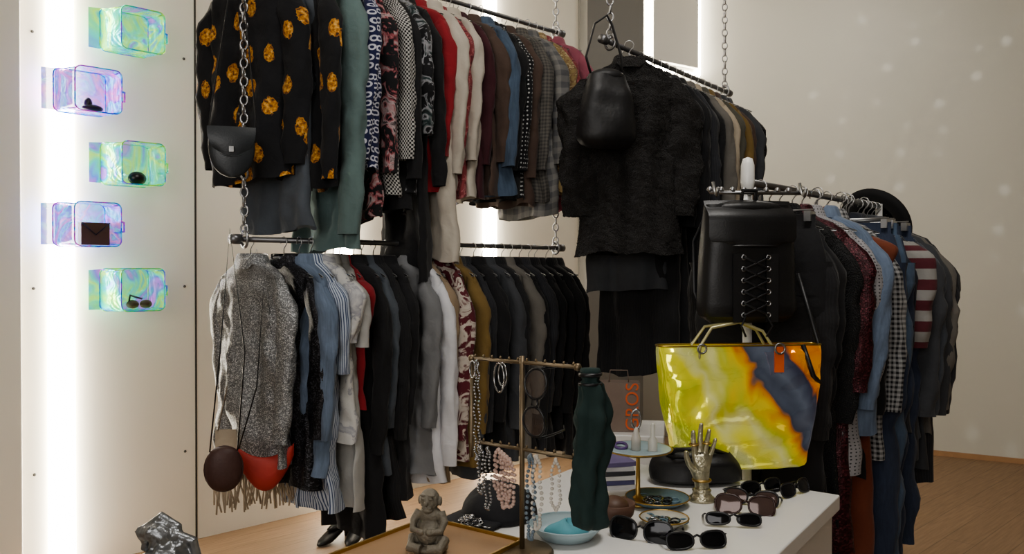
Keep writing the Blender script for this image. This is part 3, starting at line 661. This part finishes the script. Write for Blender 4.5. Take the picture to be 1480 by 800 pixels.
def sunglasses(name,M,col,round_=False,temples=True,frame_m=None,w=.056,h=.04,fr=.0026,al=1):
    fm=frame_m or M_dk; mb=MB()
    lens=simple('lens_%s'%col[0],col[1],.08,.3,bs=0)
    lens.node_tree.nodes['Principled BSDF'].inputs['Alpha'].default_value=al
    for sg in(-1,1):
        pts=[]
        for i in range(24):
            a=2*pi*i/24; e=1 if round_ else .75
            c,s=math.cos(a),math.sin(a)
            x=w/2*math.copysign(abs(c)**e,c); z=h/2*math.copysign(abs(s)**e,s)
            if not round_: z*= (1+.12*sg*math.cos(a)) 
            pts.append(V((sg*(w/2+.008)+x,.006*((sg*(w/2+.008)+x)/.07)**2,z)))
        mb.tube(pts,fr,fm,6,closed=True,flat=1)
        cen=V((sg*(w/2+.008),-.002,0)); mb.add([cen]+pts,[(0,i+1,(i+1)%24+1) for i in range(24)],lens)
        if temples:
            xo=sg*(w+.010); mb.tube([V((xo,.006,.010)),V((xo,.05,.012)),V((xo*.97,.10,.010)),V((xo*.95,.125,-.008))],.0026,fm,6,flat=.6)
    mb.tube([V((-.01,0,.005)),V((0,-.002,.010)),V((.01,0,.005))],.0026,fm,6)
    mb.build(name,M)
def gl(x,y,rot,col,z=.019,tilt=-22,**k):
    sunglasses('sunglasses',Matrix.Translation((x,y,TH+z))@Matrix.Rotation(math.radians(rot),4,'Z')@Matrix.Rotation(math.radians(tilt),4,'X'),col,**k)
M_tort=simple('tortoise',(50,26,22),.25)
gl(.650,2.06,25,('blk',(20,20,24)),h=.034); gl(.735,2.05,40,('blk',(20,20,24)),h=.034); gl(.555,1.89,-15,('brn',(86,70,66)),frame_m=M_tort,w=.060,h=.046,z=.021); gl(.59,1.96,-25,('brn',(86,70,66)),h=.038)
gl(.50,1.79,-8,('blk',(20,20,24)),h=.026,w=.052); gl(.275,1.70,-25,('blk',(20,20,24)),h=.048,w=.060,tilt=-12,z=.022); gl(.385,1.65,8,('blk',(20,20,24)),h=.034)
# one large pair hung vertically from the top bar
ax=(bd*.06+V((0,0,1))).normalized()
sunglasses('sunglasses',basis(on(.178)+bn*.020+V((0,0,1.236)),ax,-bn,(V((0,0,-.06))+bd).normalized()),('smoke',(96,84,78)),round_=True,temples=True,frame_m=M_dk,w=.060,h=.052,fr=.0028,al=.55)
M_grn=simple('green_velvet',(26,46,44),.85,bs=.5,bscale=25)
mb=MB(); rs=[]
for i in range(41):
    q=i/40; z=-.31*q; w=.021+.013*sm(q*2.5)
    if q<.08: w=.018+.003*math.sin(q*60)
    if q>.95: w*=math.sqrt(max(.10,1-((q-.95)/.055)**2))
    r=[]
    for j in range(36):
        a=2*pi*j/36; k=1+(.16*math.sin(5*a+q*4)+.40*mno.noise(V((math.cos(a)*1.6,math.sin(a)*1.6,q*9))))*sm(q*8)
        r.append(V((w*k*math.cos(a)+.005*math.sin(q*6),w*.75*k*math.sin(a),z)))
    rs.append(r)
mb.rings(rs,M_grn,cap0=True,cap1=True)
mb.loop((0,0,-.03),(1,0,0),(0,1,0),.021,.018,.003,M_dk); mb.loop((0,0,-.012),(1,0,0),(0,1,0),.02,.017,.004,M_dk)
mb.build('velvet_pouch',Matrix.Translation((.150,1.525,1.312)))
mb=MB(); M_cap=simple('black_cotton',(26,26,30),.8,bs=.3)
rs=[]
for i in range(11):
    a=pi/2*i/10; rs.append([V((max(.002,.085*math.cos(a))*math.cos(b),max(.002,.09*math.cos(a))*math.sin(b)*(1+.02*math.sin(3*b)),.075*math.sin(a)**.9*(1+.16*mno.noise(V((math.cos(b)*2,math.sin(b)*2,a*2)))))) for b in [2*pi*j/30 for j in range(30)]])
mb.rings(rs,M_cap)
br_=[]
for i in range(8):
    q=i/7; br_.append([V((.08*math.sin(k)*(1+.1*q),-.085*math.cos(k)-(.075*q)*math.cos(k*.9),.006+.012*math.cos(k)*(1-q)-.004*q)) for k in [(-1.1+2.2*j/12) for j in range(13)]])
mb.rings(br_,M_cap,closed=False); mb.ell((0,0,.074),(.008,.008,.005),M_cap)
mb.build('baseball_cap',Matrix.Translation((-.03,1.87,TH+.003))@Matrix.Rotation(math.radians(-50),4,'Z'),solid=.002)
mb=MB(); rn=random.Random(9)
for i in range(60):
    a=rn.uniform(0,6.28); r=rn.uniform(0,.045); ax=V((rn.uniform(-1,1),rn.uniform(-1,1),rn.uniform(-.3,.3))).normalized(); ay=ax.cross(V((rn.uniform(-.3,.3),rn.uniform(-.3,.3),1))).normalized()
    mb.loop((r*math.cos(a),r*.7*math.sin(a),.008+.022*(1-r/.045)*rn.random()),ax,ay,.010,.007,.0022,M_sil,n=10,seg=5)
mb.build('silver_chain_pile',Matrix.Translation((-.095,1.78,TH)))
def plate(name,x,y,z,r,mat,rim,extra=None,h=.018):
    mb=MB(); mb.lathe([(.0005,0),(r*.55,0),(r*.7,.004),(r,h),(r*1.0,h+.003),(r*.68,.009),(r*.5,.005),(.0005,.005)],mat,n=40)
    mb.loop((0,0,h+.002),(1,0,0),(0,1,0),r,r,.0018,rim,n=40)
    if extra: extra(mb)
    return mb.build(name,Matrix.Translation((x,y,z)))
M_cer=simple('pale_blue_ceramic',(156,174,180),.3,bs=0); M_turq=simple('turquoise_cloth',(96,156,168),.7); M_cer2=simple('blue_ceramic',(96,120,132),.3); M_wc=simple('white_ceramic',(186,184,176),.35)
def cloth(mb):
    rs=[]
    for i in range(8):
        a=pi/2*i/7; rs.append([V((max(.001,.045*math.cos(a))*math.cos(b)*(1+.2*math.sin(3*b)),.03*max(.02,math.cos(a))*math.sin(b)*(1+.2*math.cos(4*b)),.008+.03*math.sin(a)*(1+.2*math.sin(2*b)))) for b in [2*pi*j/24 for j in range(24)]])
    mb.rings(rs,M_turq)
plate('jewellery_dish',.118,1.72,TH,.08,M_cer,M_cer,cloth,h=.03)
def rings_(mb):
    rn=random.Random(2)
    for i in range(16):
        a=rn.uniform(0,6.28); r=rn.uniform(0,.045); mb.loop((r*math.cos(a),r*math.sin(a),.014),(1,0,.1),(0,1,.2),.011,.011,.0022,(M_cer2,M_sil,M_dk)[i%3],n=14)
plate('jewellery_dish',.36,1.965,TH,.078,M_cer2,M_gold,rings_)
plate('woven_dish',.345,1.80,TH,.055,M_wc,M_gold,rings_)
mb=MB(); CX,CY=.315,1.985
mb.lathe([(.0005,.0),(.05,0),(.052,.004),(.015,.012),(.006,.02),(.005,.11),(.01,.118),(.05,.122),(.085,.132),(.087,.136),(.05,.128),(.0005,.128)],M_gold,(0,0,0),n=40)
mb.lathe([(.0005,.1285),(.05,.1285),(.083,.1355),(.08,.137),(.05,.1305),(.0005,.130)],M_cer,n=40)
mb.lathe([(.004,.13),(.012,.131),(.012,.16),(.006,.178),(.005,.185),(.0005,.188)],M_pearl,(-.005,0,0),n=16)
mb.loop((-.005,0,.208),(1,0,0),(0,0,1),.012,.024,.003,M_sil,n=20)
mb.lathe([(.012,.131),(.012,.158),(.006,.166),(.006,.195),(.003,.2),(.0005,.2)],M_wc,(.035,-.01,0),n=16)
mb.loop((-.04,.02,.137),(1,0,0),(0,1,.3),.015,.015,.004,simple('purple_ring',(90,70,120),.3),n=16)
mb.build('tiered_jewellery_stand',Matrix.Translation((CX,CY,TH)))
mb=MB(); mb.lathe([(.0005,0),(.03,0),(.045,.02),(.05,.045),(.047,.046),(.04,.02),(.0005,.008)],simple('brown_bowl_clay',(96,70,58),.5),n=28)
mb.ell((0,0,.035),(.035,.035,.025),M_tan); mb.build('clay_bowl',Matrix.Translation((.235,1.83,TH)))
mb=MB(); cols=[(210,210,214),(90,90,130),(225,225,225),(70,70,76),(205,205,210),(110,100,140)]
for i,c in enumerate(cols): mb.box((random.Random(i).uniform(-.004,.004),0,.006+i*.012),(.085,.11,.011),simple('card_%d'%i,c,.6),R=Matrix.Rotation(.1*math.sin(i*3),3,'Z'))
mb.build('book_stack',Matrix.Translation((.275,2.15,TH))@Matrix.Rotation(.2,4,'Z'))
mb=MB(); superbag(mb,M_slouch,.18,.24,.085,.13,bulge=.3,crump=.010,seed=12,sq=.8); mb.ell((0,0,-.01),(.088,.045,.02),M_slouch); mb.tube([V((-.08,0,-.01)),V((-.06,-.05,.012)),V((.02,-.06,.02)),V((.09,-.02,-.01))],.006,M_leather,8)
mb.build('black_clutch_bag',Matrix.Translation((.50,2.17,TH+.088)))
# ------------------------------------------------------------------ ring holder hand (skin)
def skin(name,vs,es,rad,mat,M,sub=2,root=0):
    me=bpy.data.meshes.new(name); me.from_pydata(vs,es,[]); o=bpy.data.objects.new(name,me); bpy.context.scene.collection.objects.link(o)
    o.matrix_world=M; md=o.modifiers.new('skin','SKIN'); me.materials.append(mat)
    for i,r in enumerate(rad):
        sv=me.skin_vertices[0].data[i]; sv.radius=(r,r) if not isinstance(r,tuple) else r; sv.use_root=(i==root)
    md.use_smooth_shade=True; s=o.modifiers.new('sub','SUBSURF'); s.levels=sub; s.render_levels=sub
    return o
M_hand=simple('antique_gold',(184,178,154),.3,.8,var=.45,bs=.6,bscale=140)
vs=[(0,0,0),(0,0,.03),(0,0,.055),(0,0,.08)]; es=[(0,1),(1,2),(2,3)]; rad=[.021,.017,.021,.022]
def fing(base,pts,r0,r1,par):
    last=par
    for i,p in enumerate(pts):
        vs.append(p); rad.append(r0+(r1-r0)*i/(len(pts)-1)); es.append((last,len(vs)-1)); last=len(vs)-1
fing(0,[(-.017,0,.105),(-.021,-.004,.13),(-.023,-.006,.15),(-.024,-.012,.168)],.0085,.0055,3)
fing(0,[(-.0045,0,.112),(-.005,-.003,.14),(-.004,-.004,.165),(-.003,-.010,.186)],.0085,.0055,3)
fing(0,[(.008,0,.108),(.011,-.004,.134),(.014,-.01,.155),(.015,-.018,.172)],.008,.0052,3)
fing(0,[(.020,0,.099),(.026,-.003,.118),(.030,-.007,.134),(.032,-.012,.148)],.007,.0046,3)
fing(0,[(-.024,-.006,.068),(-.036,-.012,.085),(-.042,-.015,.102),(-.043,-.017,.118)],.009,.006,2)
hnd=skin('hand_ring_holder',vs,es,rad,M_hand,Matrix.Translation((.478,2.0,TH+.012)))
mb=MB(); mb.lathe([(.0005,0),(.034,0),(.034,.006),(.026,.012),(.022,.02),(.024,.026),(.02,.03),(.0005,.03)],M_hand,n=28)
mb.build('base',Matrix.Translation((0,0,-.011)),parent=hnd)
mb=MB(); mb.loop((-.021,-.004,.13),(1,0,0),(0,1,.1),.0105,.0105,.0022,M_gold); mb.loop((.011,-.004,.134),(1,0,0),(0,1,.1),.0105,.0105,.0022,M_gold); mb.loop((0,0,.04),(1,0,0),(0,1,0),.022,.02,.003,M_gold); mb.build('rings',parent=hnd)
# figurine
M_fig=simple('weathered_stone_bronze',(112,106,94),.6,.15,var=.4,bs=.7,bscale=150)
def remesh_obj(name,mb,M,vox,smooth=4):
    o=mb.build(name,M); r=o.modifiers.new('r','REMESH'); r.mode='VOXEL'; r.voxel_size=vox; r.use_smooth_shade=True
    s=o.modifiers.new('s','SMOOTH'); s.iterations=smooth; s.factor=.5; return o
mb=MB()
E=lambda c,r,R=None: mb.ell(c,r,M_fig,R=R,n=14)
E((0,0,.008),(.034,.03,.010)); E((0,0,.036),(.025,.022,.030)); E((0,-.008,.034),(.022,.020,.020)); E((0,0,.066),(.022,.016,.016)); E((0,-.002,.094),(.0185,.018,.020)); 
E((0,-.021,.091),(.0035,.004,.005)); E((-.005,-.018,.083),(.005,.004,.0022)); E((.005,-.018,.083),(.005,.004,.0022)); E((0,-.014,.078),(.010,.008,.005))
for s in(-1,1):
    E((s*.019,0,.092),(.004,.005,.009)); E((s*.0075,-.018,.099),(.0045,.003,.002)); E((s*.008,-.015,.105),(.007,.005,.002))
    mb.tube([V((s*.02,0,.072)),V((s*.029,-.006,.056)),V((s*.026,-.018,.043)),V((s*.010,-.024,.042))],lambda q:.0085-.003*q,M_fig,10)
    E((s*.008,-.026,.042),(.007,.005,.006))
    mb.tube([V((s*.012,0,.02)),V((s*.030,-.012,.024)),V((s*.028,-.026,.014)),V((s*.006,-.030,.013))],lambda q:.0125-.004*q,M_fig,10)
remesh_obj('buddha_figurine',mb,Matrix.Translation((-.165,1.60,TH+.0135))@Matrix.Rotation(math.radians(-15),4,'Z')@Matrix.Scale(1.12,4),.0013,1)
M_sc=simple('crumpled_silver',(130,132,134),.35,.8,var=.5,bs=.9,bscale=70)
mb=MB(); rn=random.Random(21)
mb.ell((0,0,.02),(.085,.07,.025),M_sc)
for i in range(14):
    a=i*.8; r=.062*(1-i/20); z=.015+i*.006
    p=[V((r*math.cos(a+q*.35)+.01*math.sin(q*2+i),r*.8*math.sin(a+q*.35),z+.02*math.sin(q*.9+i))) for q in range(7)]
    mb.tube(p,lambda q:.008+.006*math.sin(q*pi),M_sc,8)
mb.tube([V((-.03,0,.06)),V((-.025,0,.105)),V((.0,-.005,.125)),V((.028,0,.105)),V((.033,0,.06))],lambda q:.012-.003*q,M_sc,10)
mb.tube([V((.0,0,.05)),V((.03,-.01,.095)),V((.06,-.005,.08)),V((.07,0,.03))],lambda q:.010,M_sc,10)
remesh_obj('crumpled_silver_sculpture',mb,Matrix.Translation((-.74,1.68,.842))@Matrix.Scale(1.1,4),.003,1)
mb=MB(); mb.box((0,0,.42),(.24,.24,.84),M_tab); mb.build('pedestal',Matrix.Translation((-.74,1.66,0))@Matrix.Rotation(.4,4,'Z'),bevel=.005)
mb=MB(); mb.box((0,0,.42),(.34,.34,.84),M_tab); mb.build('plinth',Matrix.Translation((.47,3.35,0))@Matrix.Rotation(-.2,4,'Z'),bevel=.005)
M_pap=simple('paper_bag_kraft',(128,112,102),.8)
mb=MB(); mb.box((0,0,.10),(.17,.09,.20),M_pap,tap=.98)
mb.tube([V((-.04,-.03,.2)),V((-.035,-.03,.25)),V((.035,-.03,.25)),V((.04,-.03,.2))],.0025,M_pap,6)
o=mb.build('paper_bag',Matrix.Translation((.44,3.28,.841))@Matrix.Rotation(-.1,4,'Z'))
tx=bpy.data.curves.new('text','FONT'); tx.body='GROS'; tx.size=.075; tx.extrude=.0005; tx.materials.append(M_or)
to=bpy.data.objects.new('lettering',tx); bpy.context.scene.collection.objects.link(to); to.parent=o
to.matrix_local=Matrix.Translation((.078,-.0465,.005))@Matrix.Rotation(pi/2,4,'X')@Matrix.Rotation(pi/2,4,'Z')
# ------------------------------------------------------------------ lights
def area(name,loc,tgt,sz,e,col=(1,.97,.92),sy=None):
    l=bpy.data.lights.new(name,'AREA'); l.energy=e; l.size=sz; l.color=col
    if sy: l.shape='RECTANGLE'; l.size_y=sy
    o=bpy.data.objects.new(name,l); bpy.context.scene.collection.objects.link(o); o.location=loc
    o.rotation_euler=(V(tgt)-V(loc)).to_track_quat('-Z','Y').to_euler(); return o
area('front_fill_light',(-1.2,-2.0,2.4),(.1,3,1.4),2.6,60,(1,.975,.95),2.0)  # soft fill added behind the camera to light the clothes; no window there
area('overhead_fill_light',(.6,1.4,4.2),(.6,1.8,0),1.0,42)  # overhead fills added to light the room, no fixtures modelled
area('overhead_fill_light.001',(2.2,5.6,4.2),(2.2,5.9,0),.8,16)
l=bpy.data.lights.new('mirror_ball_spot','SPOT'); l.energy=130; l.spot_size=math.radians(80); l.spot_blend=.3; l.shadow_soft_size=0.0; l.use_nodes=True
nt=l.node_tree; em=nt.nodes['Emission']; g=N(nt,'ShaderNodeTexCoord').outputs['Normal']
vn=N(nt,'ShaderNodeTexVoronoi'); vn.inputs['Scale'].default_value=19; vn.inputs['Randomness'].default_value=.4; nt.links.new(g,vn.inputs['Vector'])
k=N(nt,'ShaderNodeMapRange'); k.inputs[1].default_value=.24; k.inputs[2].default_value=.08; nt.links.new(vn.outputs['Distance'],k.inputs[0]); nt.links.new(k.outputs[0],em.inputs['Strength'])
o=bpy.data.objects.new('mirror_ball_spot',l); bpy.context.scene.collection.objects.link(o); o.location=(1.6,3.0,3.9); o.rotation_euler=(V((4.6,5.8,1.9))-V(o.location)).to_track_quat('-Z','Y').to_euler()
w=bpy.data.worlds.new('world'); bpy.context.scene.world=w; w.use_nodes=True
w.node_tree.nodes['Background'].inputs[0].default_value=(.95,.97,1,1); w.node_tree.nodes['Background'].inputs[1].default_value=.15
# ------------------------------------------------------------------ camera
cam=bpy.data.cameras.new('camera'); cam.lens=27.97; cam.sensor_width=36; cam.clip_start=.02
co=bpy.data.objects.new('camera',cam); bpy.context.scene.collection.objects.link(co)
co.location=(0,0,1.5); co.rotation_euler=(math.radians(90-.5),0,0)
sc=bpy.context.scene; sc.camera=co
sc.view_settings.view_transform='AgX'
try: sc.view_settings.look='AgX - Medium High Contrast'
except Exception: pass
sc.view_settings.exposure=.12
